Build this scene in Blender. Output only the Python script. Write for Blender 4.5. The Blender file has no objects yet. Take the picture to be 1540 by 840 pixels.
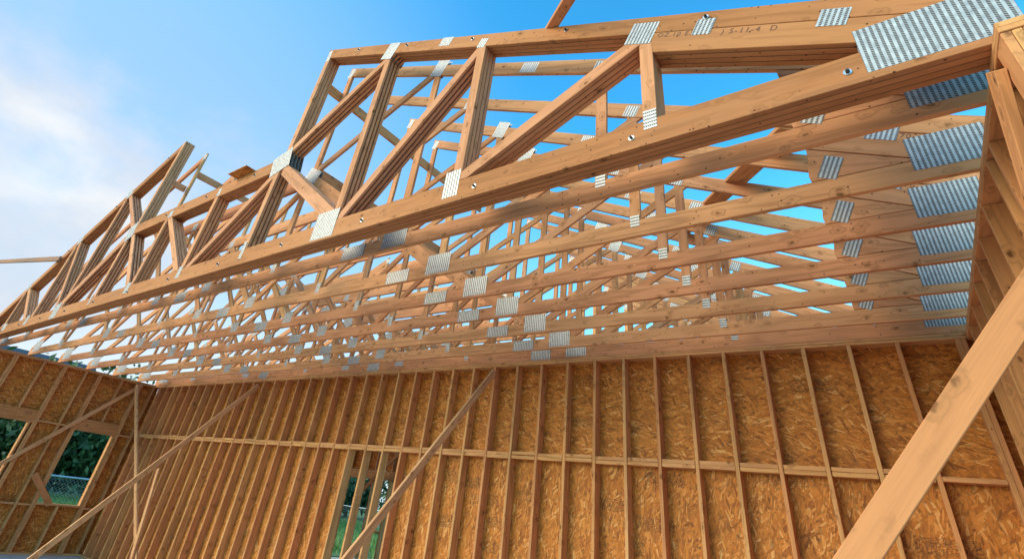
import bpy, bmesh, math, random
from mathutils import Vector, Matrix
random.seed(11)
S = bpy.context.scene
COL = S.collection
ZO = 3.66                      # height of the stud tops above the slab
R = math.radians

# ------------------------------------------------------------------ materials
class NT:
    def __init__(s, name):
        s.m = bpy.data.materials.new(name); s.m.use_nodes = True
        s.t = s.m.node_tree; s.t.nodes.clear()
        s.out = s.n('ShaderNodeOutputMaterial'); s.b = s.n('ShaderNodeBsdfPrincipled')
        s.l(s.b.outputs[0], s.out.inputs['Surface'])
    def n(s, typ, **kw):
        x = s.t.nodes.new(typ)
        for k, v in kw.items(): setattr(x, k, v)
        return x
    def l(s, a, b): s.t.links.new(a, b)
    def put(s, sock, v):
        if hasattr(v, 'is_linked') or isinstance(v, bpy.types.NodeSocket): s.l(v, sock)
        else: sock.default_value = v
    def math(s, op, a, b=None, c=None, clamp=False):
        x = s.n('ShaderNodeMath', operation=op, use_clamp=clamp)
        s.put(x.inputs[0], a)
        if b is not None: s.put(x.inputs[1], b)
        if c is not None: s.put(x.inputs[2], c)
        return x.outputs[0]
    def vmath(s, op, a, b=None):
        x = s.n('ShaderNodeVectorMath', operation=op)
        s.put(x.inputs[0], a)
        if b is not None: s.put(x.inputs[1], b)
        return x.outputs[0]
    def attr(s, name='gc'):
        return s.n('ShaderNodeAttribute', attribute_name=name).outputs['Vector']
    def noise(s, v, scale=1, detail=2, rough=.5, dist=0):
        x = s.n('ShaderNodeTexNoise'); s.put(x.inputs['Vector'], v)
        x.inputs['Scale'].default_value = scale; x.inputs['Detail'].default_value = detail
        x.inputs['Roughness'].default_value = rough; x.inputs['Distortion'].default_value = dist
        return x.outputs['Fac']
    def voro(s, v, scale=1, metric='EUCLIDEAN', rnd=1, feature='F1', dim='3D'):
        x = s.n('ShaderNodeTexVoronoi', feature=feature, distance=metric, voronoi_dimensions=dim); s.put(x.inputs['Vector'], v)
        x.inputs['Scale'].default_value = scale; x.inputs['Randomness'].default_value = rnd
        return x
    def ramp(s, f, stops, interp='LINEAR'):
        x = s.n('ShaderNodeValToRGB'); x.color_ramp.interpolation = interp
        e = x.color_ramp.elements
        while len(e) < len(stops): e.new(.5)
        for k, (p, c) in enumerate(stops):
            e[k].position = p; e[k].color = (*c, 1) if len(c) == 3 else c
        s.put(x.inputs[0], f); return x.outputs[0]
    def mix(s, f, a, b, mode='MIX'):
        x = s.n('ShaderNodeMix', data_type='RGBA', blend_type=mode, clamp_factor=True)
        s.put(x.inputs['Factor'], f)
        for i, v in ((6, a), (7, b)):
            if isinstance(v, tuple): v = (*v, 1) if len(v) == 3 else v
            s.put(x.inputs[i], v)
        return x.outputs[2]
    def rnd(s): return s.n('ShaderNodeObjectInfo').outputs['Random']
    def smooth(s, v, a, b):
        x = s.n('ShaderNodeMapRange', interpolation_type='SMOOTHSTEP'); s.put(x.inputs[0], v)
        x.inputs[1].default_value = a; x.inputs[2].default_value = b
        return x.outputs[0]
    def bump(s, h, dist, strength=1):
        x = s.n('ShaderNodeBump'); s.l(h, x.inputs['Height']); x.inputs['Distance'].default_value = dist
        x.inputs['Strength'].default_value = strength
        s.l(x.outputs[0], s.b.inputs['Normal'])

def wood(name, cols, knots=.5, dots=.0, grey=.25, contrast=1., rough=.85, rings=34.):
    N = NT(name)
    rnd = N.rnd(); v = N.attr()
    off = N.n('ShaderNodeCombineXYZ'); N.l(N.math('MULTIPLY', rnd, 61.), off.inputs[0]); N.l(N.math('MULTIPLY', rnd, 17.), off.inputs[1]); N.l(N.math('MULTIPLY', rnd, 7.), off.inputs[2])
    p = N.vmath('ADD', v, off.outputs[0])
    # knots: dark core, the rings bend round them
    kw = N.n('ShaderNodeTexNoise'); N.put(kw.inputs['Vector'], p); kw.inputs['Scale'].default_value = 38.; kw.inputs['Detail'].default_value = 3
    kp = N.vmath('ADD', N.vmath('MULTIPLY', p, (7., 12., 6.)), N.vmath('MULTIPLY', N.vmath('SUBTRACT', kw.outputs['Color'], (.5, .5, .5)), (.34, .34, .2)))
    kv = N.voro(kp, 1.)
    kd = kv.outputs['Distance']
    ksel = N.n('ShaderNodeSeparateColor'); N.l(kv.outputs['Color'], ksel.inputs[0])
    kex = N.math('LESS_THAN', ksel.outputs[0], knots)
    # one knot a cell: core size varies
    kc = N.math('MULTIPLY', N.math('SUBTRACT', 1., N.smooth(kd, .07, .19)), kex)
    kring = N.math('MULTIPLY', N.math('SUBTRACT', 1., N.smooth(kd, .06, .5)), kex)
    # growth rings
    low = N.noise(N.vmath('MULTIPLY', p, (.55, 7., 7.)), 1., 3, .5)
    ringv = N.math('ADD', N.math('MULTIPLY', low, rings), N.math('MULTIPLY', kring, 9.))
    ring = N.math('SINE', ringv)
    ring = N.math('POWER', N.math('MULTIPLY_ADD', ring, .5, .5), 2.2)
    fib = N.noise(N.vmath('MULTIPLY', p, (4., 210., 210.)), 1., 3, .65)
    blot = N.noise(N.vmath('MULTIPLY', p, (1.1, 3., 3.)), 1., 3, .6)
    big = N.noise(N.vmath('MULTIPLY', p, (.35, .8, .8)), 1., 1, .5)
    base = N.ramp(rnd, [(i / max(1, len(cols) - 1), c) for i, c in enumerate(cols)])
    c = N.mix(N.math('MULTIPLY', ring, .42 * contrast), base, (.26, .095, .034))
    c = N.mix(N.math('MULTIPLY', N.smooth(fib, .45, .75), .30 * contrast), c, (.22, .10, .04))
    c = N.mix(N.math('MULTIPLY', N.smooth(blot, .45, .8), .38), c, (.30, .13, .055))
    c = N.mix(N.math('MULTIPLY', N.smooth(big, .35, .75), .35), c, (.74, .32, .14))
    c = N.mix(N.math('MULTIPLY', N.smooth(N.noise(N.vmath('MULTIPLY', p, (.5, 2.5, 2.5)), 1., 4, .7), .5, .75), grey), c, (.40, .25, .17))
    c = N.mix(N.math('MULTIPLY', kring, .34), c, (.28, .11, .04))
    c = N.mix(N.math('MULTIPLY', kc, N.math('MULTIPLY_ADD', ksel.outputs[1], .5, .4)), c, (.13, .05, .02))
    if dots:
        dv = N.voro(p, 22.); ds = N.n('ShaderNodeSeparateColor'); N.l(dv.outputs['Color'], ds.inputs[0])
        d = N.math('MULTIPLY', N.math('SUBTRACT', 1., N.smooth(dv.outputs['Distance'], .10, .16)), N.math('LESS_THAN', ds.outputs[1], dots))
        c = N.mix(N.math('MULTIPLY', d, .9), c, (.05, .022, .012))
    N.l(c, N.b.inputs['Base Color'])
    N.b.inputs['Roughness'].default_value = rough
    N.b.inputs['Specular IOR Level'].default_value = .12
    N.bump(N.math('ADD', N.math('MULTIPLY', fib, .7), N.math('MULTIPLY', ring, -.3)), .0012, .6)
    return N.m

PINK = (.68, .29, .135); TAN = (.69, .325, .14); YEL = (.71, .36, .15); RED = (.62, .24, .105); PALE = (.73, .38, .18); GRY = (.56, .31, .18)
M = {}
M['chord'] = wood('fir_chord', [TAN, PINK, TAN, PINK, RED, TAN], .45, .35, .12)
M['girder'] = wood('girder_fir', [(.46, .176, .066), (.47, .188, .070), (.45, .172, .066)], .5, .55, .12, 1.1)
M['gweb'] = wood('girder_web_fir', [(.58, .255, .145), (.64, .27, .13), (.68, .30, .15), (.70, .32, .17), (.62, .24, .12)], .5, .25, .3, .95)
M['web'] = wood('web_fir', [PINK, TAN, GRY, RED, TAN, YEL, PINK], .5, .2, .3)
M['stud'] = wood('stud_fir', [(.66, .29, .11), (.72, .36, .14), (.64, .26, .105), (.68, .32, .12), (.60, .225, .088), (.74, .39, .16)], .45, .15, .1)
M['brace'] = wood('brace_pine', [(.55, .212, .078), (.56, .218, .08)], .8, .0, .06, 1.15, rings=46.)
M['pale'] = wood('pale_pine', [(.74, .37, .165), (.70, .33, .15), (.76, .40, .18)], .5, .0, .1, .9)
M['old'] = wood('weathered_board', [(.22, .14, .11), (.24, .16, .12)], .4, 0, .4)
M['block'] = wood('block_fir', [(.68, .31, .115), (.66, .30, .13), (.70, .34, .12)], .4, .0, .05)

def osb(name, flip):
    N = NT(name)
    v = N.attr()
    def rotv(ang, sx, sy, o):
        x = N.n('ShaderNodeMapping', vector_type='POINT'); N.put(x.inputs['Vector'], v)
        x.inputs['Rotation'].default_value = (0, 0, ang); x.inputs['Location'].default_value = (o, o * 1.7, 0)
        return N.vmath('MULTIPLY', x.outputs[0], (sx, sy, 1.))
    wob = N.n('ShaderNodeTexNoise'); N.put(wob.inputs['Vector'], v); wob.inputs['Scale'].default_value = 7.; wob.inputs['Detail'].default_value = 1
    def layer(ang, L, W, o, metric='CHEBYCHEV'):
        q = rotv(ang, 1 / L, 1 / W, o)
        q = N.vmath('ADD', q, N.vmath('MULTIPLY', wob.outputs['Color'], (.22, .32, 0)))
        x = N.voro(q, 1., metric, .95, dim='2D')
        sp = N.n('ShaderNodeSeparateColor'); N.l(x.outputs['Color'], sp.inputs[0])
        return sp.outputs[0], sp.outputs[1], x.outputs['Distance']
    cols = [(0, (.25, .07, .012)), (.12, (.44, .128, .018)), (.45, (.55, .168, .023)), (.75, (.63, .208, .034)), (.93, (.70, .27, .062)), (1, (.76, .36, .12))]
    a = math.pi / 2 if flip else 0
    c = None; h = None
    for k, (ang, L, W, thr) in enumerate(((.12, .17, .046, 0), (-.6, .14, .036, .45), (.65, .135, .031, .5), (.05, .155, .034, .55), (-.32, .11, .024, .62), (1.0, .085, .02, .76), (.3, .085, .015, .78))):
        r, g, dd = layer(ang + a, L, W, 3.1 * k + 1.)
        col = N.ramp(r, cols)
        if c is None: c = col; h = r
        else:
            f = N.math('GREATER_THAN', g, thr)
            edge = N.math('MULTIPLY', N.smooth(dd, .38, .62), .55)
            col = N.mix(edge, col, (.16, .065, .018))
            c = N.mix(f, c, col); h2 = N.math('MULTIPLY', f, N.math('MULTIPLY_ADD', r, .5, .3 * k)); h = N.math('MAXIMUM', h, h2)
    fine = N.noise(N.vmath('MULTIPLY', v, (60., 60., 60.)), 1., 3, .7)
    c = N.mix(N.math('MULTIPLY', N.smooth(fine, .45, .8), .4), c, (.14, .055, .016))
    blot = N.noise(v, 2.2, 3, .6)
    c = N.mix(N.math('MULTIPLY', N.smooth(blot, .55, .8), .45), c, (.16, .07, .022))
    # printed panel stamps, smudged
    sp = N.n('ShaderNodeSeparateXYZ'); N.put(sp.inputs[0], v)
    st = N.voro(N.vmath('MULTIPLY', v, (.9, 3.2, 0.)), 1., 'CHEBYCHEV', 1., dim='2D'); ss = N.n('ShaderNodeSeparateColor'); N.l(st.outputs['Color'], ss.inputs[0])
    box = N.math('MULTIPLY', N.math('LESS_THAN', st.outputs['Distance'], .2), N.math('LESS_THAN', ss.outputs[2], .34))
    ink = N.math('GREATER_THAN', N.noise(N.vmath('MULTIPLY', v, (46., 70., 1.)), 1., 3, .7), .52)
    c = N.mix(N.math('MULTIPLY', N.math('MULTIPLY', box, ink), .6), c, (.035, .025, .015))
    N.l(c, N.b.inputs['Base Color']); N.b.inputs['Roughness'].default_value = .6
    N.b.inputs['Specular IOR Level'].default_value = .25
    N.bump(N.math('ADD', h, N.math('MULTIPLY', fine, .3)), .003, .7)
    return N.m
M['osb_h'] = osb('strand_board_across', False)
M['osb_v'] = osb('strand_board_upright', True)

def plate_mat(name, along):
    # pressed nail plate: rows of punched slots (gc = metres over the plate)
    N = NT(name); v = N.attr()
    sp = N.n('ShaderNodeSeparateXYZ'); N.put(sp.inputs[0], v)
    x, y = (sp.outputs[0], sp.outputs[1]) if along else (sp.outputs[1], sp.outputs[0])
    u = N.math('FRACT', N.math('DIVIDE', x, .0262))
    row = N.math('FLOOR', N.math('DIVIDE', x, .0127))
    w = N.math('FRACT', N.math('ADD', N.math('DIVIDE', y, .0125), N.math('MULTIPLY', N.math('FRACT', N.math('DIVIDE', x, .0131)), .55)))
    slotx = N.math('LESS_THAN', u, .5)
    sloty = N.math('LESS_THAN', w, .74)
    slot = N.math('MULTIPLY', slotx, sloty)
    st = N.noise(v, 22., 4, .65)
    c = N.ramp(st, [(.3, (.36, .335, .31)), (.55, (.52, .49, .46)), (.8, (.64, .61, .58))])
    c = N.mix(slot, c, (.10, .075, .06))
    N.l(c, N.b.inputs['Base Color'])
    N.l(N.math('MULTIPLY', N.math('SUBTRACT', 1., slot), .5), N.b.inputs['Metallic'])
    N.l(N.math('MULTIPLY_ADD', st, .3, .36), N.b.inputs['Roughness'])
    N.bump(N.math('ADD', N.math('SUBTRACT', 1., slot), N.math('MULTIPLY', st, .6)), .003, .8)
    return N.m
M['plate'] = plate_mat('punched_steel_plate', True)
M['plate_x'] = plate_mat('punched_steel_plate_turned', False)

def plain(name, col, rough=.7, metal=0, var=.25, scale=3., bump=0, obj=True):
    N = NT(name)
    tc = N.n('ShaderNodeTexCoord').outputs['Object']
    n = N.noise(tc, scale, 5, .6)
    dark = tuple(x * (1 - var) for x in col); lite = tuple(min(1, x * (1 + var)) for x in col)
    N.l(N.ramp(n, [(.25, dark), (.75, lite)]), N.b.inputs['Base Color'])
    N.b.inputs['Roughness'].default_value = rough; N.b.inputs['Metallic'].default_value = metal
    if bump: N.bump(n, bump, .8)
    return N.m
M['steel'] = plain('zinc_steel', (.5, .5, .5), .35, .9)
M['darksteel'] = plain('dark_steel', (.06, .055, .05), .5, .7)
M['ink'] = plain('stamp_ink', (.20, .085, .045), .8)
M['slab'] = plain('concrete', (.55, .49, .42), .85, 0, .22, 2.5, .004)
M['earth'] = plain('bare_earth', (.34, .27, .20), .95, 0, .4, .8, .03)
M['lawn'] = plain('lawn', (.07, .15, .03), .95, 0, .5, 1.5, .05)
M['bark'] = plain('bark', (.09, .065, .045), .9, 0, .4, 6., .02)
M['roof'] = plain('slate_shingle', (.06, .066, .08), .8, 0, .25, 8.)
M['siding'] = plain('pale_siding', (.42, .40, .37), .7, 0, .1, 2.)
M['glass'] = plain('window_glass', (.05, .07, .09), .08)
M['paint'] = plain('blue_paint', (.05, .085, .16), .3)
M['white'] = plain('white_paint', (.75, .75, .75), .5)
M['tyre'] = plain('tyre', (.02, .02, .02), .8)
M['galv'] = plain('galvanised_pipe', (.55, .57, .6), .4, .6)

def leafmat(name, a, b):
    N = NT(name)
    n = N.noise(N.n('ShaderNodeNewGeometry').outputs['Position'], 1.3, 4, .7)
    r = N.n('ShaderNodeNewGeometry').outputs['Random Per Island']
    N.l(N.ramp(N.math('MULTIPLY_ADD', r, .6, N.math('MULTIPLY', n, .4)), [(.15, a), (.85, b)]), N.b.inputs['Base Color'])
    N.b.inputs['Roughness'].default_value = .6
    return N.m
M['leaf'] = leafmat('leaves', (.03, .07, .02), (.11, .19, .05))
M['leafd'] = leafmat('dark_leaves', (.02, .05, .018), (.085, .16, .055))
M['grass'] = leafmat('grass_blades', (.08, .17, .025), (.2, .34, .07))

# ------------------------------------------------------------------ mesh building
class MB:
    """collects solids with a grain coordinate per vertex; build() links them as ONE mesh object"""
    def __init__(s): s.v = []; s.f = []; s.g = []
    def add(s, verts, faces, gc):
        o = len(s.v); s.v += [tuple(v) for v in verts]; s.g += [tuple(g) for g in gc]
        s.f += [tuple(i + o for i in f) for f in faces]
    def solid(s, verts, faces, frame, bevel=.0025):
        """frame = (origin, along, across, depth)"""
        bm = bmesh.new()
        bv = [bm.verts.new(v) for v in verts]
        for f in faces: bm.faces.new([bv[i] for i in f])
        bmesh.ops.recalc_face_normals(bm, faces=bm.faces)
        if bevel: bmesh.ops.bevel(bm, geom=list(bm.edges), offset=bevel, segments=1, affect='EDGES', profile=.5, clamp_overlap=True)
        bm.verts.index_update()
        o, a, c, d = frame; k = Vector((random.uniform(-30, 30), random.uniform(-5, 5), random.uniform(-5, 5)))
        P = [v.co.copy() for v in bm.verts]
        s.add(P, [[v.index for v in f.verts] for f in bm.faces], [((p - o).dot(a) + k.x, (p - o).dot(c) + k.y, (p - o).dot(d) + k.z) for p in P])
        bm.free()
    def prism(s, poly, y0, y1, along, bevel=.0025):
        """poly in the XZ plane, extruded in Y"""
        n = len(poly)
        if n < 3: return
        V = [Vector((x, y0, z)) for x, z in poly] + [Vector((x, y1, z)) for x, z in poly]
        F = [list(range(n)), list(range(2 * n - 1, n - 1, -1))] + [[i, (i + 1) % n, n + (i + 1) % n, n + i] for i in range(n)]
        a = Vector((along[0], 0, along[1])).normalized(); c = Vector((-a.z, 0, a.x))
        s.solid(V, F, (V[0].copy(), a, c, Vector((0, 1, 0))), bevel)
    def box(s, x0, x1, y0, y1, z0, z1, axis='x', bevel=.0025):
        V = [Vector((x, y, z)) for z in (z0, z1) for y in (y0, y1) for x in (x0, x1)]
        F = [[0, 1, 3, 2], [4, 6, 7, 5], [0, 4, 5, 1], [2, 3, 7, 6], [0, 2, 6, 4], [1, 5, 7, 3]]
        E = {'x': Vector((1, 0, 0)), 'y': Vector((0, 1, 0)), 'z': Vector((0, 0, 1))}
        o = 'xyz'.replace(axis, '')
        s.solid(V, F, (V[0].copy(), E[axis], E[o[0]], E[o[1]]), bevel)
    def beam(s, p0, p1, side, w, t, bevel=.0025):
        """board from p0 to p1; w measured along 'side', t square to both"""
        p0 = Vector(p0); p1 = Vector(p1); a = (p1 - p0).normalized()
        sd = Vector(side); sd = (sd - a * sd.dot(a)).normalized(); n = a.cross(sd)
        V = [p + sd * (i * w / 2) + n * (j * t / 2) for p in (p0, p1) for i, j in ((-1, -1), (1, -1), (1, 1), (-1, 1))]
        F = [[0, 1, 2, 3], [7, 6, 5, 4]] + [[i, (i + 1) % 4, 4 + (i + 1) % 4, 4 + i] for i in range(4)]
        s.solid(V, F, (p0, a, sd, n), bevel)
    def tube(s, p0, p1, r0, r1=None, n=10):
        r1 = r0 if r1 is None else r1
        p0 = Vector(p0); p1 = Vector(p1); a = (p1 - p0).normalized()
        u = a.orthogonal().normalized(); w = a.cross(u)
        V = [p + (u * math.cos(2 * math.pi * i / n) + w * math.sin(2 * math.pi * i / n)) * r for p, r in ((p0, r0), (p1, r1)) for i in range(n)]
        F = [list(range(n))[::-1], list(range(n, 2 * n))] + [[i, (i + 1) % n, n + (i + 1) % n, n + i] for i in range(n)]
        s.add(V, F, [(0, 0, 0)] * len(V))
    def build(s, name, mat, parent=None, shift=None, smooth=False):
        me = bpy.data.meshes.new(name)
        sh = shift or Vector((0, 0, 0))
        me.from_pydata([tuple(Vector(v) - sh) for v in s.v], [], s.f)
        at = me.attributes.new('gc', 'FLOAT_VECTOR', 'POINT')
        at.data.foreach_set('vector', [x for g in s.g for x in g])
        me.materials.append(mat); me.update()
        if smooth: me.polygons.foreach_set('use_smooth', [True] * len(me.polygons))
        o = bpy.data.objects.new(name, me); COL.objects.link(o)
        if parent: o.parent = parent
        return o

def tag(o, label=None, cat=None, group=None, kind=None):
    for k, v in (('label', label), ('category', cat), ('group', group), ('kind', kind)):
        if v: o[k] = v
    return o
def thing(name, loc, label, cat, group=None):
    o = bpy.data.objects.new(name, None); o.empty_display_size = .3; COL.objects.link(o); o.location = loc
    return tag(o, label, cat, group)

def clip(poly, n, c):
    """keep the half plane n.x <= c"""
    out = []
    for i, p in enumerate(poly):
        q = poly[(i + 1) % len(poly)]
        dp = n[0] * p[0] + n[1] * p[1] - c; dq = n[0] * q[0] + n[1] * q[1] - c
        if dp <= 0: out.append(p)
        if dp * dq < 0:
            t = dp / (dp - dq); out.append((p[0] + (q[0] - p[0]) * t, p[1] + (q[1] - p[1]) * t))
    return out
def strip(p0, p1, w, ext=.25):
    dx, dz = p1[0] - p0[0], p1[1] - p0[1]; L = math.hypot(dx, dz); ux, uz = dx / L, dz / L
    a = (p0[0] - ux * ext, p0[1] - uz * ext); b = (p1[0] + ux * ext, p1[1] + uz * ext); h = w / 2
    return [(a[0] + uz * h, a[1] - ux * h), (b[0] + uz * h, b[1] - ux * h), (b[0] - uz * h, b[1] + ux * h), (a[0] - uz * h, a[1] + ux * h)], (ux, uz)

# ------------------------------------------------------------------ roof trusses (profile measured from the stud tops, z = 0)
XR, XRO = .552, .69             # right wall, inner and outer face
XL, XLO = -16.143, -16.28       # left wall
ZT = .058                       # underside of the trusses
def zR(x): return 3.32 - .484 * (x + 5.36)
def zL(x): return 3.245 + .438 * (x + 9.4)
PA0, PA1 = -9.58, -9.49         # tall post on the left
PB0, PB1 = -5.43, -5.34         # tall post under the peak
FZ0, FZ1 = 1.285, 1.465         # flat chord
TD = .16                        # depth of a sloped chord, measured upright

def below_right(off=0): return ((.484, 1.), 3.32 - .484 * 5.36 - off)
def below_left(off=0): return ((-.438, 1.), 3.245 + .438 * 9.4 - off)
def above(z): return ((0, -1.), -z)
def under(z): return ((0, 1.), z)

def truss(name, y, label, plies, pitch, cb, webs, plates, mats, group=None, extras=None, grains=None):
    base = Vector((-7.8, y, ZT + ZO))
    root = thing(name, base, label, 'roof truss', group)
    shift = Vector((-7.8, 0, ZT))
    cz = ZT + cb
    t = .0375
    def member(nm, poly, along, mat, inset=0., jit=0.):
        b = MB()
        for k in range(plies):
            y0 = k * pitch + inset
            pl = poly
            if jit: pl = [(x + random.uniform(-jit, jit), z + random.uniform(-jit, jit)) for x, z in poly]
            b.prism(pl, y0, y0 + t - 2 * inset, along)
        return b.build(nm, mat, root, shift)
    j = .0025 if plies > 1 else 0
    rect = lambda x0, x1, z0, z1: [(x0, z0), (x1, z0), (x1, z1), (x0, z1)]
    bc = clip(rect(XLO, XRO, ZT, cz), *below_left())
    member('bottom_chord', bc, (1, 0), mats[0], 0, 0)
    # right slope
    p = rect(PB0, XRO, cz + .002, 5); p = clip(p, *below_right()); p = clip(p, (-.484, -1.), -(3.32 - .484 * 5.36 - TD))
    member('top_chord', p, (1, -.484), mats[0], .0004, j)
    # left slope
    p = rect(XLO, PA0, cz + .002, 5); p = clip(p, *below_left()); p = clip(p, (.438, -1.), -(3.245 + .438 * 9.4 - TD))
    member('top_chord', p, (1, .438), mats[0], .0004, j)
    member('flat_chord', rect(PA0, PB0 - .002, FZ0, FZ1), (1, 0), mats[0], 0, j)
    p = clip(rect(PA0 + .002, PA1, FZ1 + .002, 5), *below_left()); member('post', p, (0, 1), mats[1], .0003, j)
    p = clip(rect(PB0, PB1, FZ0, 5), *below_right(TD + .002)); member('post', p, (0, 1), mats[1], .0003, j)
    for i, (p0, p1, w, zone) in enumerate(webs):
        p, ax = strip(p0, p1, w)
        if zone == 'R': cl = [above(cz + .002), below_right(TD + .002), ((-1., 0), -(PB1 + .002))]
        elif zone == 'M': cl = [above(cz + .002), under(FZ0 - .002)]
        elif zone == 'L': cl = [above(cz + .002), below_left(TD + .002), ((1., 0), PA0 - .002)]
        for c in cl: p = clip(p, *c)
        if len(p) >= 3: member('web', p, ax, mats[1], .0008 + .0007 * (i % 9), j)
    if extras:
        for nm, poly, ax, inset in extras: member(nm, poly, ax, mats[0], inset, 0)
    for (x, z, w, h, ang, turned, every) in plates:
        ca, sa = math.cos(ang), math.sin(ang)
        b = MB()
        for k in (range(plies + 1) if every else (0,)):
            yy = (k * pitch - .0016) if k < plies else ((plies - 1) * pitch + t + .0004)
            V = []; G = []
            for yv in (yy, yy + .0012):
                for i, jx in ((-1, -1), (1, -1), (1, 1), (-1, 1)):
                    V.append(Vector((x + ca * i * w / 2 - sa * jx * h / 2, yv, z + sa * i * w / 2 + ca * jx * h / 2))); G.append((i * w / 2 + 1., jx * h / 2 + 1., 0))
            F = [[0, 1, 2, 3], [7, 6, 5, 4]] + [[i, (i + 1) % 4, 4 + (i + 1) % 4, 4 + i] for i in range(4)]
            b.add(V, F, G)
        b.build('connector_plate', M['plate_x'] if turned else M['plate'], root, shift)
    return root, shift

SL, SLL = math.atan(-.484), math.atan(.438)
# --- the thick girder in front
GW = [((-14.34, .2), (-14.34, 1.0), .089, 'L'), ((-13.1, .28), (-14.2, 1.0), .089, 'L'), ((-12.62, .2), (-12.62, 1.75), .089, 'L'),
      ((-11.45, .36), (-12.5, 1.76), .089, 'L'), ((-11.1, .3), (-11.1, 2.4), .089, 'L'), ((-9.72, 1.46), (-11.0, 2.45), .089, 'L'),
      ((-11.2, .33), (-9.66, 1.33), .14, 'L'), ((-9.66, .2), (-9.66, 1.2), .089, 'L'),
      ((-8.5, .28), (-9.46, 1.25), .089, 'M'), ((-8.31, .2), (-8.31, 1.25), .089, 'M'), ((-7.03, .26), (-8.2, 1.27), .089, 'M'),
      ((-6.87, .2), (-6.87, 1.3), .089, 'M'), ((-6.74, .24), (-5.52, 1.22), .089, 'M'), ((-5.45, .2), (-5.45, 1.2), .089, 'M'),
      ((-5.33, 1.27), (-4.08, .36), .14, 'R'), ((-5.33, 1.55), (-4.0, 2.36), .089, 'R'),
      ((-3.94, .2), (-3.94, 2.4), .089, 'R'), ((-3.84, .3), (-2.52, 1.72), .089, 'R'), ((-2.47, .2), (-2.47, 1.8), .089, 'R'),
      ((-2.37, .3), (-.99, .98), .10, 'R'), ((-.94, .2), (-.94, 1.0), .089, 'R')]
gl = clip(clip([(-.895, .2), (XRO, .2), (XRO, 2), (-.895, 2)], *below_right(TD + .004)), (-.484, -1.), -(3.32 - .484 * 5.36 - TD - .19))
gl = clip(gl, *above(ZT + .186))
GP = [(.405, .245, .565, .29, 0, False, True), (-.94, .245, .082, .145, 0, True, False), (-2.51, .23, .15, .24, 0, False, False), (-4.05, .225, .33, .29, 0, False, True),
      (-5.46, .23, .06, .2, 0, True, False), (-6.88, .2, .10, .16, 0, True, False), (-8.4, .21, .14, .16, 0, True, False), (-9.72, .2, .07, .14, 0, True, False),
      (-11.25, .2, .28, .26, 0, False, False), (-12.8, .2, .16, .18, 0, False, False), (-14.2, .2, .2, .14, 0, False, False), (-15.6, .25, .5, .26, 0, False, False),
      (-.96, 1.03, .2, .19, SL, False, True), (-.56, .855, .12, .13, SL, False, False), (.075, .54, .14, .12, SL, False, False),
      (-2.47, 1.80, .1, .11, SL, False, False), (-3.93, 2.5, .22, .24, SL, False, True), (-2.99, 2.12, .18, .11, SL, False, False),
      (-5.45, 1.40, .36, .30, .25, False, True), (-6.86, 1.36, .08, .12, 0, True, False), (-8.25, 1.36, .12, .12, 0, True, False),
      (-9.64, 1.36, .26, .3, .3, False, True), (-11.05, 2.5, .2, .2, SLL, False, True), (-12.55, 1.8, .2, .16, SLL, False, False), (-14.3, 1.08, .2, .14, SLL, False, False), (-5.38, 3.2, .08, .2, 0, True, False)]
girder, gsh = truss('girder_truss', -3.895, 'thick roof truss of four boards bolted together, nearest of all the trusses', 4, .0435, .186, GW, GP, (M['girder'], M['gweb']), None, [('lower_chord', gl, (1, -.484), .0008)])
# through bolts
def bolt(x, z):
    b = MB(); b.tube((x, -.004, z), (x, -.024, z), .006, n=8); b.tube((x, -.006, z), (x, -.018, z), .010, n=6)
    o = b.build('bolt', M['darksteel'], girder, gsh)
    w = MB(); w.tube((x, -.0005, z), (x, -.005, z), .019, n=18); w.build('washer', M['steel'], o, gsh); o2 = COL.objects[-1]
for x in (.05, -1.06, -2.27, -3.5, -4.69, -5.9, -7.1, -8.3, -9.5, -10.7, -11.9, -13.1, -14.3): bolt(x, .14)
for x in (-.54, -1.57, -2.61, -3.64, -4.65): bolt(x, zR(x) - .055)
for x in (-6.0, -7.2, -8.4): bolt(x, 1.375)
for x in (-9.9, -11.4, -12.9): bolt(x, zL(x) - .08)
for o in [o for o in COL.objects if o.name.startswith('washer')]: o.matrix_parent_inverse = Matrix()

def stamp(txt, x, z, ang, size, y, parent, sh):
    cu = bpy.data.curves.new('stamp_text', 'FONT'); cu.body = txt; cu.size = size; cu.extrude = .0003; cu.space_character = 1.25
    ob = bpy.data.objects.new('tmp', cu); COL.objects.link(ob)
    bpy.context.view_layer.update()
    me = bpy.data.meshes.new_from_object(ob.evaluated_get(bpy.context.evaluated_depsgraph_get()))
    bpy.data.objects.remove(ob)
    me.transform(Matrix.Translation(Vector((x, y, z)) - sh) @ Matrix.Rotation(-ang, 4, 'Y') @ Matrix.Rotation(R(90), 4, 'X'))
    me.materials.clear(); me.materials.append(M['ink'])
    o = bpy.data.objects.new('grade_stamp', me); COL.objects.link(o); o.parent = parent
stamp('OZ.10 E33.1', -.86, .93, SL, .052, -.0006, girder, gsh)
stamp(') 5-11-4  D', -.475, .735, SL, .055, -.0006, girder, gsh)

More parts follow.
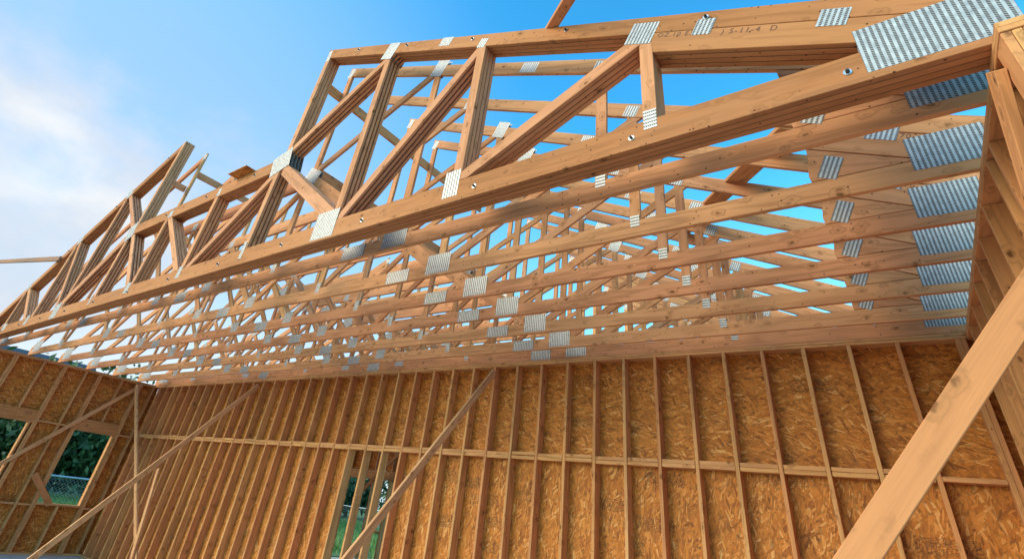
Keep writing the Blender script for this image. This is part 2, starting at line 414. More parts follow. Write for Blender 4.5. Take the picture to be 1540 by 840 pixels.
# --- the single trusses behind it
SW = [((-14.34, .2), (-14.34, 1.0), .089, 'L'), ((-11.95, .2), (-13.35, 1.4), .089, 'L'), ((-14.15, .22), (-13.4, 1.38), .089, 'L'),
      ((-11.7, .2), (-9.68, 1.36), .089, 'L'), ((-11.8, .2), (-11.25, 2.3), .089, 'L'), ((-9.7, 1.45), (-11.15, 2.36), .089, 'L'),
      ((-9.63, .2), (-9.63, 1.2), .089, 'L'), ((-8.46, .25), (-9.46, 1.25), .089, 'M'), ((-8.33, .2), (-8.33, 1.25), .089, 'M'),
      ((-7.03, .2), (-8.24, 1.27), .089, 'M'), ((-6.9, .2), (-5.52, 1.25), .089, 'M'), ((-5.46, .2), (-5.46, 1.2), .089, 'M'),
      ((-5.3, 1.33), (-3.66, .24), .14, 'R'), ((-5.3, 1.52), (-3.6, 2.3), .089, 'R'), ((-3.5, .2), (-3.5, 2.3), .089, 'R'),
      ((-3.36, .22), (-1.52, 1.2), .089, 'R'), ((-1.46, .2), (-1.46, 1.2), .089, 'R')]
def wedge(seed):
    rr = random.Random(seed); x = -.24; pts = [(x + rr.uniform(-.02, .02), .66), (x + rr.uniform(-.02, .02), .52), (x + rr.uniform(-.02, .02), .38), (x + rr.uniform(-.02, .02), .26), (x, .19)]
    p = pts + [(XRO, .19), (XRO, .2)]
    q = [(x, 1.2)] + p + [(XRO, 1.2)]
    q = clip(clip(q, *below_right(TD + .007)), *above(ZT + .145))
    m = -(3.32 - .484 * 5.36 - TD - .20)
    return clip(q, (-.484, -1.), m), clip(q, (.484, 1.), -m - .008)
SP = [(.465, .245, .37, .235, 0, False, False), (-.12, .28, .11, .17, SL, False, False), (.2, .46, .17, .12, SL, False, False), (-1.46, .19, .075, .1, 0, True, False), (-3.52, .185, .31, .21, 0, False, False),
      (-4.08, .13, .33, .135, 0, False, False), (-5.46, .2, .08, .13, 0, True, False), (-6.95, .2, .2, .16, 0, False, False), (-7.6, .13, .3, .135, 0, False, False),
      (-8.38, .19, .2, .15, 0, False, False), (-9.63, .19, .09, .13, 0, True, False), (-11.1, .13, .3, .135, 0, False, False), (-11.82, .2, .26, .19, 0, False, False),
      (-14.25, .19, .2, .14, 0, False, False), (-15.85, .24, .5, .24, 0, False, False),
      (-3.48, 2.36, .2, .24, SL, False, True), (-2.2, 1.71, .2, .12, SL, False, False), (-1.46, 1.34, .13, .12, SL, False, False), (-5.4, 1.40, .3, .26, -.5, False, True), (-9.56, 1.38, .26, .26, .3, False, False),
      (-11.2, 2.38, .2, .16, SLL, False, False), (-13.35, 1.45, .2, .16, SLL, False, False), (-8.3, 1.35, .14, .12, 0, False, False), (-14.34, 1.02, .12, .12, SLL, False, False), (-9.5, 3.1, .1, .14, 1.57, False, False), (-5.38, 3.22, .1, .16, SL, False, False)]
proto, psh = truss('roof_truss', -3.495, 'single-board roof truss directly behind the thick bolted truss', 1, .04, .14, SW, SP, (M['chord'], M['web']), 'single roof trusses in a row', [('wedge', wedge(1)[0], (1, -.484), .0008), ('wedge', wedge(1)[1], (1, -.2), .0016)])
stamp('70-', .27, .385, SL, .05, -.0002, proto, psh)
def copy_tree(o, parent=None):
    c = o.copy(); COL.objects.link(c); c.parent = parent
    for k in o.children: copy_tree(k, c)
    return c
names = ['second single-board roof truss, counted from the thick bolted one', 'third single-board roof truss, counted from the thick bolted one', 'fourth single-board roof truss, counted from the thick bolted one',
         'next-to-last single-board roof truss before the back wall', 'last single-board roof truss before the one on the back wall', 'roof truss resting along the top plates of the back wall']
for k, lb in enumerate(names):
    c = copy_tree(proto); c.location.y = -3.495 + .6096 * (k + 1) if k < 5 else .012
    c['label'] = lb; c.rotation_euler.x = random.uniform(-.006, .006) if k < 5 else 0
for k in range(10):
    c = copy_tree(proto); c.location.y = .035 + .6096 * (k + 1)
    c['label'] = 'roof truss farther back, over the next room beyond the back wall'; c['group'] = 'roof trusses beyond the back wall'
# ------------------------------------------------------------------ back wall
def zz(z): return z + ZO
SP_ = .4064
bw = thing('framed_wall', (-7.8, .07, 0), 'long back wall of bare studs with strand board behind them', 'wall')
bsh = Vector((-7.8, .07, 0))
def part(nm, mat, root, sh, *boxes, axis='z'):
    b = MB()
    for q in boxes: b.box(*q, axis=axis)
    return b.build(nm, mat, root, sh)
DEP = .14
studx = [-SP_ * i for i in range(0, 40)] + [.462, .502]
for i, x in enumerate(studx):
    dx = random.uniform(-.004, .004) if i < 40 else 0
    o = part('stud', M['stud'], bw, bsh, (x + dx, x + dx + .038, random.uniform(0, .003), DEP - .002, .04, ZO - .001))
    if i < 40:
        tw = random.uniform(-.012, .012)
        for v in o.data.vertices:
            f = math.sin(math.pi * v.co.z / ZO); v.co.x += tw * f
part('top_plate', M['block'], bw, bsh, (XLO + .14, XR - .002, -.001, DEP, ZO, ZO + .0265), axis='x')
part('top_plate', M['block'], bw, bsh, (XLO + .14, XR - .002, .004, DEP, ZO + .0305, ZO + ZT - .004), axis='x')
part('bottom_plate', M['stud'], bw, bsh, (XLO + .14, XR, 0, DEP, 0, .038), axis='x')
for i in range(39):
    x0 = -SP_ * (i + 1) + .038 + .004; x1 = -SP_ * i - .004
    for s in (0, 1):
        zt = -1.112 - s * .0395 + random.uniform(-.004, .004) - (.006 if i % 2 else 0)
        part('blocking', M['block'], bw, bsh, (x0 + .001, x1 - .001, .003 + random.uniform(0, .006), DEP - .004, zz(zt - .038), zz(zt)), axis='x')
part('blocking', M['block'], bw, bsh, (.042, .458, .004, DEP - .004, zz(-1.185), zz(-1.147)), axis='x')
# strand board, with the cut-out seen between three studs
def board(nm, root, sh, x0, x1, y0, y1, z0, z1, mat, axis_y=False):
    b = MB(); b.box(x0, x1, y0, y1, z0, z1, 'x' if not axis_y else 'y', 0)
    o = b.build(nm, mat, root, sh)
    kx, kz = random.uniform(-20, 20), random.uniform(-20, 20)
    at = o.data.attributes['gc']
    for i, v in enumerate(b.v): at.data[i].vector = ((v[1] if axis_y else v[0]) + kx, v[2] + kz, 0)
    return o
SEAM = zz(-1.155)
x = .019 + 2 * SP_
while x > XL:
    x0 = max(x - 2.4384, XLO + .001)
    board('sheathing_panel', bw, bsh, x0, min(x - .003, XR + .13), DEP, DEP + .012, SEAM + .002, ZO + ZT, M['osb_h']); x -= 2.4384
OX0, OX1, OZ0, OZ1 = -7.68, -6.50, zz(-3.3), zz(-1.196)
x = .019 + 2 * SP_
while x > XL:
    x0 = max(x - 1.2192, XLO + .001); x1 = min(x - .003, XR + .13)
    if x1 <= OX0 or x0 >= OX1: board('sheathing_panel', bw, bsh, x0, x1, DEP, DEP + .012, .01, SEAM, M['osb_v'])
    else:
        if x0 < OX0: board('sheathing_panel', bw, bsh, x0, OX0, DEP, DEP + .012, .01, SEAM, M['osb_v'])
        if x1 > OX1: board('sheathing_panel', bw, bsh, OX1, x1, DEP, DEP + .012, .01, SEAM, M['osb_v'])
        board('sheathing_panel', bw, bsh, max(x0, OX0), min(x1, OX1), DEP, DEP + .012, .01, OZ0, M['osb_v'])
        board('sheathing_panel', bw, bsh, max(x0, OX0), min(x1, OX1), DEP, DEP + .012, OZ1, SEAM, M['osb_v'])
    x -= 1.2192
# ------------------------------------------------------------------ left wall with two window openings
lw = thing('framed_wall', ((XL + XLO) / 2, -2.3, 0), 'left end wall of studs and strand board with window openings', 'wall')
lsh = Vector(((XL + XLO) / 2, -2.3, 0))
YN = -4.6
part('top_plate', M['stud'], lw, lsh, (XLO, XL + .001, YN, DEP, ZO, ZO + .028), axis='y')
part('top_plate', M['stud'], lw, lsh, (XLO, XL - .001, YN, DEP, ZO + .0285, ZO + ZT - .001), axis='y')
part('bottom_plate', M['stud'], lw, lsh, (XLO, XL, YN, -.002, 0, .038), axis='y')
WZ0, WZ1, HZ1 = zz(-2.72), zz(-1.245), zz(-.985)
W2 = (-1.27, -.44); W1 = (-3.02, -2.24)
def lstud(y, w, z0, z1): part('stud', M['stud'], lw, lsh, (XLO + .013, XL + random.uniform(-.003, 0), y, y + w, z0 + .001, z1 - .001))
lstud(-.395, .04, .038, ZO); lstud(-.353, .04, .038, ZO); lstud(W2[1] + .002, .036, WZ0, WZ1)
lstud(-1.36, .042, .038, ZO); lstud(-1.316, .04, .038, ZO)
lstud(-2.13, .04, .038, ZO); lstud(-2.088, .04, .038, ZO); lstud(-2.17 - .04 + .002, .036, WZ0, WZ1)
lstud(-3.07, .045, .038, ZO); lstud(-3.115, .04, .038, ZO)
lstud(-1.65, .038, .038, ZO)
for y in (-.82, -2.54): lstud(y, .038, HZ1, ZO)
for y in (-.86, -2.66): lstud(y, .038, .038, WZ0 - .038)
for y in (-3.5, -3.9, -4.3, -4.58, -.04): lstud(y, .038, .038, ZO)
for a, b in (W2, W1):
    part('header', M['brace'], lw, lsh, (XLO + .06, XL + .002, a - .038 if a > -2 else -3.024, -.397 if a > -2 else -2.132, WZ1, HZ1 - .002), axis='y')
    part('sill', M['block'], lw, lsh, (XLO + .002, XL + .004, -1.272 if a > -2 else -3.024, -.397 if a > -2 else -2.132, WZ0 - .038, WZ0), axis='y')
for a, b, z in ((-2.046, -1.652, -1.17), (-1.61, -1.362, -1.17), (-.311, -.044, -1.19), (-3.46, -3.118, -1.17)):
    part('blocking', M['block'], lw, lsh, (XLO + .014, XL - .001, a + .001, b - .001, zz(z - .038), zz(z)), axis='y')
for a, b, z in ((-2.046, -1.652, -2.75), (-1.61, -1.362, -2.75), (-.311, -.044, -2.75)):
    part('blocking', M['block'], lw, lsh, (XLO + .014, XL - .002, a + .001, b - .001, zz(z - .038), zz(z)), axis='y')
def lboard(y0, y1, z0, z1, m): board('sheathing_panel', lw, lsh, XLO, XLO + .012, y0, y1, z0, z1, M[m], True)
lboard(-2.44, DEP, WZ1 + .03, ZO - .001, 'osb_h'); lboard(YN, -2.443, WZ1 + .03, ZO - .001, 'osb_h')
lboard(W2[1] + .001, DEP, .01, WZ1 + .028, 'osb_v'); lboard(W1[1] + .04, W2[0] - .001, .01, WZ1 + .028, 'osb_v'); lboard(YN, W1[0] - .05, .01, WZ1 + .028, 'osb_v')
lboard(W2[0], W2[1], .01, WZ0 - .001, 'osb_h'); lboard(W1[0] - .045, W1[1] + .038, .01, WZ0 - .001, 'osb_h')
# ------------------------------------------------------------------ right wall
rw = thing('framed_wall', ((XR + XRO) / 2, -2., 0), 'right end wall of close-set studs with a built-up end post', 'wall')
rsh = Vector(((XR + XRO) / 2, -2., 0))
part('top_plate', M['stud'], rw, rsh, (XR, XRO, -4.02, DEP, ZO, ZO + .028), axis='y')
part('top_plate', M['stud'], rw, rsh, (XR + .001, XRO, -4.018, DEP, ZO + .0285, ZO + ZT - .001), axis='y')
part('bottom_plate', M['stud'], rw, rsh, (XR, XRO, -4.02, 0, 0, .038), axis='y')
for y in (-.36, -.86, -1.34, -1.75, -2.12, -2.56, -3.05, -3.23, -3.62): part('stud', M['stud'], rw, rsh, (XR + random.uniform(.0, .004), XRO - .002, y, y + .038, .04, ZO - .001))
for k in range(4): part('end_post', M['stud'], rw, rsh, (XR + .002 + .034 * k, XR + .034 + .034 * k, -4.015, -3.875, .04, ZO - .002))
for y0, y1 in ((-.82, -.362), (-1.3, -.862), (-1.71, -1.342), (-2.08, -1.752), (-2.52, -2.122), (-3.01, -2.562), (-3.58, -3.232)):
    part('blocking', M['stud'], rw, rsh, (XR + .006, XRO - .004, y0 + .002, y1 - .002, zz(-1.19), zz(-1.152)), axis='y')
board('sheathing_panel', rw, rsh, XRO + .001, XRO + .013, -2.44, DEP, SEAM + .001, ZO + ZT, M['osb_h'], True)
board('sheathing_panel', rw, rsh, XRO + .001, XRO + .013, -4.02, -2.443, SEAM + .001, ZO + ZT, M['osb_h'], True)
for k in range(4):
    board('sheathing_panel', rw, rsh, XRO + .001, XRO + .013, -4.02 + 1.04 * k, -2.983 + 1.04 * k, .01, SEAM - .001, M['osb_v'], True)
# end walls of the next room, carrying the farther trusses
for x0, x1, sx, lb in ((XR, XRO, XRO + .001, 'right end wall of the next room, behind the back wall'), (XLO, XL, XLO - .013, 'left end wall of the next room, behind the back wall')):
    rt = thing('framed_wall', ((x0 + x1) / 2, 3.3, 0), lb, 'wall'); sh = Vector(((x0 + x1) / 2, 3.3, 0))
    part('top_plate', M['stud'], rt, sh, (x0, x1, DEP + .016, 6.4, ZO, ZO + .0265), axis='y')
    part('top_plate', M['stud'], rt, sh, (x0, x1, DEP + .016, 6.4, ZO + .0305, ZO + ZT - .002), axis='y')
    part('bottom_plate', M['stud'], rt, sh, (x0, x1, DEP + .016, 6.4, 0, .038), axis='y')
    for k in range(16): part('stud', M['stud'], rt, sh, (x0 + .001, x1 - .001, .2 + k * SP_, .238 + k * SP_, .04, ZO - .001))
    for k in range(3): board('sheathing_panel', rt, sh, sx, sx + .012, DEP + .016 + k * 2.08, DEP + .013 + (k + 1) * 2.08, .01, ZO + ZT, M['osb_v'], True)
# ------------------------------------------------------------------ braces and loose boards
def lumber(nm, p0, p1, side, w, t, label, mat='brace', cat='brace', group=None):
    p0 = Vector((p0[0], p0[1], zz(p0[2]))); p1 = Vector((p1[0], p1[1], zz(p1[2])))
    b = MB(); b.beam(p0, p1, side, w, t)
    low = p0 if p0.z < p1.z else p1
    o = b.build(nm, M[mat], None, low); o.location = low
    return tag(o, label, cat, group)
lumber('wall_brace', (-4.845, -.03, -.085), (-4.845, -3.18, -3.655), (0, 1, -.8), .089, .038, 'diagonal brace from the middle of the back wall down to the slab', mat='pale')
lumber('wall_brace', (-11.06, -.03, -.1), (-11.06, -2.98, -3.655), (0, 1, -.8), .089, .038, 'long brace from the left half of the back wall, its upper edge brightly lit', mat='pale')
lumber('wall_brace', (XL + .022, -.33, .09 - .1), (XL + .022, -3.75, -3.655), (0, 1, .9), .089, .038, 'brace nailed diagonally across the studs and windows of the left wall', mat='pale')
lumber('wall_brace', (XL + .03, -.47, -.05), (-11.9, -.47, -3.655), (1, 0, 1), .089, .038, 'brace in the far left corner, hanging almost upright in view', mat='pale')
lumber('stake', (-12.87, -.515, -1.8), (-12.33, -.515, -3.655), (1, 0, .3), .089, .038, 'short board standing against the brace in the far left corner', cat='stake', mat='pale')
lumber('wall_brace', (.585, -4.04, -.724), (-1.87, -4.04, -3.655), (1, 0, -1), .090, .038, 'wide knotty brace close to the camera at the right, tied to the end post')
lumber('wall_brace', (XR - .021, -3.86, -.06), (XR - .021, -2.2, -2.2), (0, 1, .8), .13, .038, 'board nailed slanting across the right wall studs under the girder end', mat='stud')
lumber('plank', (XL + .06, -1.62, -2.2), (XL - .02, -1.02, -2.745), (0, 1, .9), .12, .038, 'short plank leaning in the lower corner of the left wall window', mat='stud', cat='plank')
# lateral ties between the tall posts of the trusses and boards lying on the roof slopes
def tie(x, y0, y1, z, h, lb, mat='web', t=.038):
    b = MB(); b.box(x, x + t, y0, y1, zz(z), zz(z + h), 'y'); c = Vector((x, (y0 + y1) / 2, zz(z)))
    o = b.build('lateral_tie', M[mat], None, c); o.location = c
    return tag(o, lb, 'tie board')
tie(PB0 - .04, -3.70, -.2, 2.72, .14, 'long tie board joining the tall posts under the roof peak')
tie(PB0 - .04, -3.46, .0, 1.48, .14, 'lower tie board just above the flat chord at the tall posts', 'web')
tie(PA0 - .04, -3.88, -3.5, 2.36, .11, 'short tie board between the first two tall posts at the left', 'gweb')
tie(PA0 - .042, -3.45, -2.3, 2.72, .12, 'longer grey tie board between tall posts at the left, behind the first', 'gweb')
def onroof(x, y): return (x, y, zR(x) + .022)
lumber('roof_brace', onroof(-.28, -2.62), onroof(-2.1, .3), (1, .7, 0), .2, .038, 'wide dark board laid diagonally on the right roof slope over the single trusses', 'stud')
lumber('roof_brace', onroof(-1.78, -3.83), onroof(-.2, -5.15), (1, 1, 0), .085, .038, 'narrow board sticking up past the top edge of the thick truss', 'web')
b = MB(); b.box(-6.5, -6.07, -4.02, -3.75, zz(FZ1 + .002), zz(FZ1 + .014), 'x', 0)
c = Vector((-6.3, -3.9, zz(FZ1 + .002))); o = b.build('board_offcut', M['osb_h'], None, c); o.location = c; tag(o, 'small scrap of strand board lying on the flat chord of the thick truss', 'offcut')
lumber('outrigger_brace', (-13.0, -3.94, 1.46), (-21.5, -3.94, 2.87), (0, 0, 1), .1, .038, 'long board running out to the left from the slope of the thick truss', 'old')

# ------------------------------------------------------------------ ground
def sheet(nm, x0, x1, y0, y1, z, mat, kind='structure'):
    me = bpy.data.meshes.new(nm); me.from_pydata([(x0, y0, z), (x1, y0, z), (x1, y1, z), (x0, y1, z)], [], [(0, 1, 2, 3)]); me.materials.append(mat)
    o = bpy.data.objects.new(nm, me); COL.objects.link(o); o['kind'] = kind; return o
sheet('ground', -900, 900, -900, 900, -.12, M['earth'])
sheet('lawn', -120, -18.5, -40, 140, -.1, M['lawn'])
sheet('lawn', -120, 40, 12, 140, -.096, M['lawn'])
b = MB(); b.box(XLO - .02, 3.5, -14, 7, -.3, -.001, 'x', .01); o = b.build('slab', M['slab']); o['kind'] = 'structure'
# ------------------------------------------------------------------ second framed room beyond the opening in the back wall
fw = thing('framed_wall', (-9, 3.3, 0), 'further stud wall seen through the cut-out in the back wall', 'wall'); fsh = Vector((-9, 3.3, 0))
for k, xx in enumerate((-13.2, -12.6, -12.1, -11.62, -11.1, -10.62, -10.05, -9.6, -9.2, -8.7, -8.2, -7.6)):
    part('stud', M['block'], fw, fsh, (xx, xx + .038, 3.3, 3.44, .038, 2.9))
part('top_plate', M['stud'], fw, fsh, (-13.4, -7.4, 3.3, 3.44, 2.9, 2.976), axis='x')
part('bottom_plate', M['stud'], fw, fsh, (-13.4, -7.4, 3.3, 3.44, 0, .036), axis='x')
part('header', M['stud'], fw, fsh, (-11.58, -9.16, 3.296, 3.40, 2.22, 2.4), axis='x')
part('sill', M['block'], fw, fsh, (-10.58, -10.09, 3.295, 3.45, 1.2, 1.238), axis='x')
board('sheathing_panel', fw, fsh, -13.4, -7.4, 3.441, 3.453, 2.42, 3.0, M['osb_h'])
board('sheathing_panel', fw, fsh, -9.55, -7.4, 3.441, 3.453, .01, 2.418, M['osb_v'])
lumber('wall_brace', (-10.9, 3.1, -1.9), (-9.7, 3.1, -.9), (1, 0, -1), .089, .038, 'small brace on the further stud wall seen through the cut-out')
for k in range(12):
    i, j = divmod(k, 4)
    b = MB(); b.box(-1.6, 1.6, -.07, .07, 0, .038, 'x'); o = b.build('stacked_board', M['block']); o.location = (-15.6 + random.uniform(-.1, .1), 6.2 + j * .15 + random.uniform(-.01, .01), -.094 + .04 * i); o.rotation_euler = (0, 0, random.uniform(-.02, .02))
    tag(o, 'new board in the low pile of boards beyond the cut-out', 'board', 'boards in the pile outside')
# ------------------------------------------------------------------ far surroundings
def tree(x, y, h, rad, mat, label, n, seed, group='trees beyond the left wall', lean=0):
    rr = random.Random(seed)
    root = thing('leafy_tree', (x, y, -.1), label, 'tree', group)
    t = MB(); segs = 5; pts = [Vector((0, 0, 0))]
    for k in range(segs): pts.append(pts[-1] + Vector((rr.uniform(-.2, .2), rr.uniform(-.2, .2), h * .8 / segs)))
    for k in range(segs): t.tube(pts[k], pts[k + 1], .22 * (1 - k / (segs + 1)), .22 * (1 - (k + 1) / (segs + 1)), 8)
    limbs = []
    for k in range(14):
        a = rr.choice(pts[1:]); an = rr.uniform(0, 6.28); L = rad * rr.uniform(.5, .95)
        e = a + Vector((math.cos(an) * L, math.sin(an) * L, L * rr.uniform(.1, .7))); t.tube(a, e, .07, .02, 5); limbs.append(e)
    t.build('trunk', M['bark'], root)
    c = MB(); cl = limbs + [p + Vector((rr.gauss(0, rad * .3), rr.gauss(0, rad * .3), rr.uniform(0, h * .15))) for p in pts[1:] for _ in range(2)]
    for k in range(n):
        q = rr.choice(cl); s = rr.uniform(.12, .3)
        p = q + Vector((rr.gauss(0, rad * .22), rr.gauss(0, rad * .22), rr.gauss(0, rad * .2)))
        if p.z < .4: continue
        u = Vector((rr.gauss(0, 1), rr.gauss(0, 1), rr.gauss(0, 1))).normalized(); w = u.orthogonal().normalized()
        c.add([p - u * s, p + w * s * .5, p + u * s, p - w * s * .5], [(0, 1, 2, 3)], [(0, 0, 0)] * 4)
    c.build('crown', M[mat], root)
specs = [(-39, 2.5, 5.2, 3.0, 'leafd'), (-41, 6.0, 6.0, 2.8, 'leaf'), (-37, 8.6, 5.0, 2.8, 'leafd'), (-42, 11, 5.6, 3.0, 'leaf'), (-40, 15, 5.4, 3.0, 'leaf'), (-36, 12.5, 4.6, 2.8, 'leafd'), (-38, 5.2, 4.2, 2.8, 'leafd'), (-44, 19, 5.4, 3.2, 'leafd'), (-46, -2.5, 5.5, 3.0, 'leaf')]
lb = ['dark tree left of the left window', 'tall lighter green tree reaching above the left wall plate', 'dark bushy tree filling the left wall window', 'tall dark tree beyond the corner of the walls', 'lighter green tree beyond the back left corner', 'low dark bush-like tree behind the fence', 'lowest broad dark tree behind the fence', 'far dark tree behind the others past the corner', 'light green tree beside the far house at left']
for k, (x, y, h, r, m) in enumerate(specs): tree(x, y, h, r, m, lb[k], 3600, 40 + k)
specs = [(-52, 38, 6.0, 3.6, 'leafd'), (-45, 41, 5.4, 3.4, 'leaf'), (-38, 40, 5.8, 3.4, 'leafd')]
lb = ['dark tree far beyond the cut-out, left of its view', 'lighter tree far beyond the cut-out', 'dark tree far beyond the cut-out, right of its view']
for k, (x, y, h, r, m) in enumerate(specs): tree(x, y, h, r, m, lb[k], 6500, 80 + k, 'trees beyond the back wall')
# grass
rr = random.Random(5); g = MB()
for k in range(42000):
    x = rr.uniform(-38, -20); y = rr.uniform(-2, 12)
    if k % 3 == 0: x = rr.uniform(-45, -15); y = rr.uniform(10, 32)
    h = rr.uniform(.1, .38); a = rr.uniform(0, 3.14); w = .025; dx, dy = math.cos(a) * w, math.sin(a) * w; lx, ly = rr.uniform(-.1, .1), rr.uniform(-.1, .1)
    g.add([(x - dx, y - dy, -.1), (x + dx, y + dy, -.1), (x + lx, y + ly, -.1 + h)], [(0, 1, 2)], [(0, 0, 0)] * 3)
o = g.build('grass', M['grass']); tag(o, 'rough green grass on the lots beyond the walls', 'grass', None, 'stuff')
def fence(x0, y0, x1, y1, label, h=1.25):
    p0 = Vector((x0, y0, -.1)); p1 = Vector((x1, y1, -.1)); L = (p1 - p0).length; n = max(2, int(L / 3))
    root = thing('chain_link_fence', (p0 + p1) / 2, label, 'fence'); sh = (p0 + p1) / 2
    for k in range(n + 1):
        q = p0.lerp(p1, k / n); b = MB(); b.tube(q, q + Vector((0, 0, h)), .04, n=8); b.build('fence_post', M['galv'], root, sh)
    b = MB(); b.tube(p0 + Vector((0, 0, h)), p1 + Vector((0, 0, h)), .035, n=8); b.build('top_rail', M['galv'], root, sh)
    b = MB(); d = (p1 - p0).normalized(); k = 0.
    while k < L - h:
        b.tube(p0 + d * k + Vector((0, 0, .05)), p0 + d * (k + h) + Vector((0, 0, h)), .003, n=3); b.tube(p0 + d * (k + h) + Vector((0, 0, .05)), p0 + d * k + Vector((0, 0, h)), .003, n=3); k += .15
    b.build('wire_mesh', M['galv'], root, sh)
fence(-31, -4, -31, 14, 'chain link fence with a pale top rail seen through the left wall window')
fence(-48, 27, -22, 27, 'chain link fence seen through the cut-out in the back wall')
# car behind the fence
def car(x, y, rz, label):
    root = thing('parked_car', (x, y, -.1), label, 'car'); root.rotation_euler = (0, 0, rz)
    prof = [(-2.1, .35), (2.1, .35), (2.15, .75), (1.2, .9), (.55, 1.42), (-1.1, 1.45), (-1.75, .98), (-2.15, .9)]
    b = MB(); b.prism(prof, -.85, .85, (1, 0), .06); b.build('body', M['paint'], root)
    for s in (-1, 1):
        b = MB(); b.prism([(-1.5, .98), (1.0, .95), (.5, 1.34), (-1.05, 1.36)], s * .853 - .004, s * .853 + .004, (1, 0), 0); b.build('window', M['glass'], root)
        for wx in (-1.3, 1.3):
            b = MB(); b.tube((wx, s * .88, .33), (wx, s * .66, .33), .33, n=18); w = b.build('wheel', M['tyre'], root); q = MB(); q.tube((wx, s * .885, .33), (wx, s * .87, .33), .2, n=14); q.build('rim', M['galv'], w)
        b = MB(); b.box(2.08, 2.17, s * .6 - .16, s * .6 + .16, .62, .76, 'x', .01); b.build('headlight', M['white'], root)
car(-33.5, 1.1, R(70), 'blue car parked behind the fence, seen through the left wall window')
def house(x, y, w, l, hw, hr, label):
    root = thing('house', (x, y, -.1), label, 'house')
    b = MB(); b.box(-w / 2, w / 2, -l / 2, l / 2, 0, hw, 'x', 0); b.build('wall', M['siding'], root)
    r = MB(); e = .5; V = [(-w / 2 - e, -l / 2 - e, hw + .0), (w / 2 + e, -l / 2 - e, hw), (w / 2 + e, l / 2 + e, hw), (-w / 2 - e, l / 2 + e, hw), (0, -l / 2 - e, hr), (0, l / 2 + e, hr)]
    r.add([(a, b_, c + .01) for a, b_, c in V], [(0, 3, 2, 1), (1, 2, 5, 4), (3, 0, 4, 5), (0, 1, 4), (2, 3, 5)], [(0, 0, 0)] * 6); rf = r.build('roof', M['roof'], root)
    for yy in (-l / 4, l / 4):
        b = MB(); b.box(w / 2 + .0, w / 2 + .05, yy - .7, yy + .7, 1.2, 2.4, 'y', .01); f = b.build('window', M['white'], root)
        q = MB(); q.box(w / 2 + .05, w / 2 + .056, yy - .6, yy + .6, 1.3, 2.3, 'y', 0); q.build('pane', M['glass'], f)
house(-54, 2, 11, 14, 5.2, 8.6, 'pale house with a slate blue roof behind the trees at far left')
house(-56, 25, 11, 16, 4.2, 7.4, 'second pale house with a slate blue roof, farther along to the right')
house(-52, 60, 12, 14, 3.4, 6.6, 'far house with a blue roof seen through the cut-out')

# ------------------------------------------------------------------ camera
Rm = Matrix(((0.81488811, 0.56906426, 0.11010556), (-0.23665551, 0.50006379, -0.83302483), (-0.52910446, 0.65276494, 0.54216823)))
cam = bpy.data.cameras.new('camera'); co = bpy.data.objects.new('camera', cam); COL.objects.link(co)
rot = Matrix((Rm[0], -Rm[1], -Rm[2])).transposed()
co.matrix_world = Matrix.Translation((-0.1521, -6.175, -1.8486 + ZO)) @ rot.to_4x4()
cam.sensor_width = 36; cam.lens = 758.158 / 1540 * 36
cam.shift_x = (770 - 756.503) / 1540; cam.shift_y = (283.107 - 420) / 1540
cam.clip_start = .05; cam.clip_end = 3000
S.camera = co

# ------------------------------------------------------------------ light
SKYM = (1.2, 2.05, 1.75)
SUN_AZ, SUN_EL = R(212), R(25)       # azimuth measured from +Y clockwise: behind the camera to the left
sd = Vector((math.sin(SUN_AZ) * math.cos(SUN_EL), math.cos(SUN_AZ) * math.cos(SUN_EL), math.sin(SUN_EL)))
sl = bpy.data.lights.new('sun', 'SUN'); sl.energy = 1.5; sl.angle = R(40); sl.color = (1, .80, .56)
so = bpy.data.objects.new('sun', sl); COL.objects.link(so); so.rotation_euler = (-sd).to_track_quat('-Z', 'Y').to_euler(); so.location = (0, -20, 30)
w = bpy.data.worlds.new('World'); S.world = w; w.use_nodes = True
t = w.node_tree; t.nodes.clear()
class WN(NT):
    def __init__(s, t): s.t = t
W = WN(t)
out = W.n('ShaderNodeOutputWorld'); bg = W.n('ShaderNodeBackground'); W.l(bg.outputs[0], out.inputs[0])
sky = W.n('ShaderNodeTexSky', sky_type='NISHITA', sun_disc=False); sky.sun_elevation = SUN_EL; sky.sun_rotation = SUN_AZ; sky.air_density = 1.; sky.dust_density = .6; sky.ozone_density = 2.
dirv = W.n('ShaderNodeTexCoord').outputs['Generated']
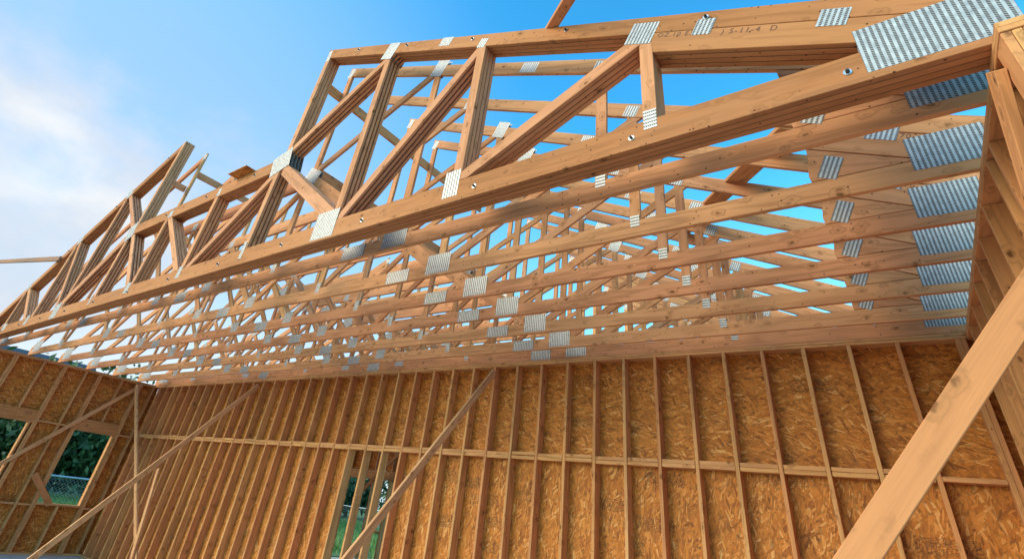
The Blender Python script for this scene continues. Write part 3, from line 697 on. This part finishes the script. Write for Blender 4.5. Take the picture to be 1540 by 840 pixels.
sp = W.n('ShaderNodeSeparateXYZ'); W.l(dirv, sp.inputs[0])
left = W.math('MULTIPLY', sp.outputs[0], -1.)
hs = W.n('ShaderNodeHueSaturation'); hs.inputs['Saturation'].default_value = 1.35; W.l(sky.outputs[0], hs.inputs['Color'])
c = W.mix(1., hs.outputs[0], (SKYM[0], SKYM[1], SKYM[2], 1), 'MULTIPLY')
# thin haze towards the sun's side and the horizon
pale = W.math('MULTIPLY', W.smooth(left, .4, .92), .92)
c = W.mix(pale, c, (1.45, 2.35, 3.7, 1))
low = W.math('MULTIPLY', W.smooth(left, .1, .9), W.math('SUBTRACT', 1., W.smooth(sp.outputs[2], .08, .34)))
c = W.mix(W.math('MULTIPLY', low, .85), c, (3.9, 3.95, 3.9, 1))
air = W.math('SUBTRACT', 1., W.smooth(sp.outputs[2], .18, .62))
c = W.mix(W.math('MULTIPLY', air, .42), c, (2.3, 3.5, 4.4, 1))
# soft cloud bank
cl = W.noise(W.vmath('MULTIPLY', dirv, (1.4, 1.8, 3.0)), 1.9, 6, .52, .15)
ds = W.n('ShaderNodeVectorMath', operation='DISTANCE'); W.l(dirv, ds.inputs[0]); ds.inputs[1].default_value = (-.925, .08, .32)
bank = W.math('SUBTRACT', 1., W.smooth(W.math('MULTIPLY_ADD', W.math('SUBTRACT', cl, .5), -.9, ds.outputs['Value']), .06, .36))
wisp = W.noise(W.vmath('MULTIPLY', dirv, (2.0, 2.4, 4.2)), 1.9, 7, .52, .2)
ccol = W.ramp(wisp, [(.38, (.66, .72, .81)), (.55, (.75, .79, .85)), (.72, (1.0, .97, .92))])
c = W.mix(W.math('MULTIPLY', bank, .85), c, W.mix(1., ccol, (3.9, 3.9, 3.9, 1), 'MULTIPLY'))
W.l(c, bg.inputs['Color']); bg.inputs['Strength'].default_value = .118
S.view_settings.view_transform = 'Standard'; S.view_settings.look = 'None'; S.view_settings.exposure = 1.2; S.view_settings.gamma = 1
S.render.filter_size = 1.05
S.cycles.max_bounces = 8; S.cycles.diffuse_bounces = 5
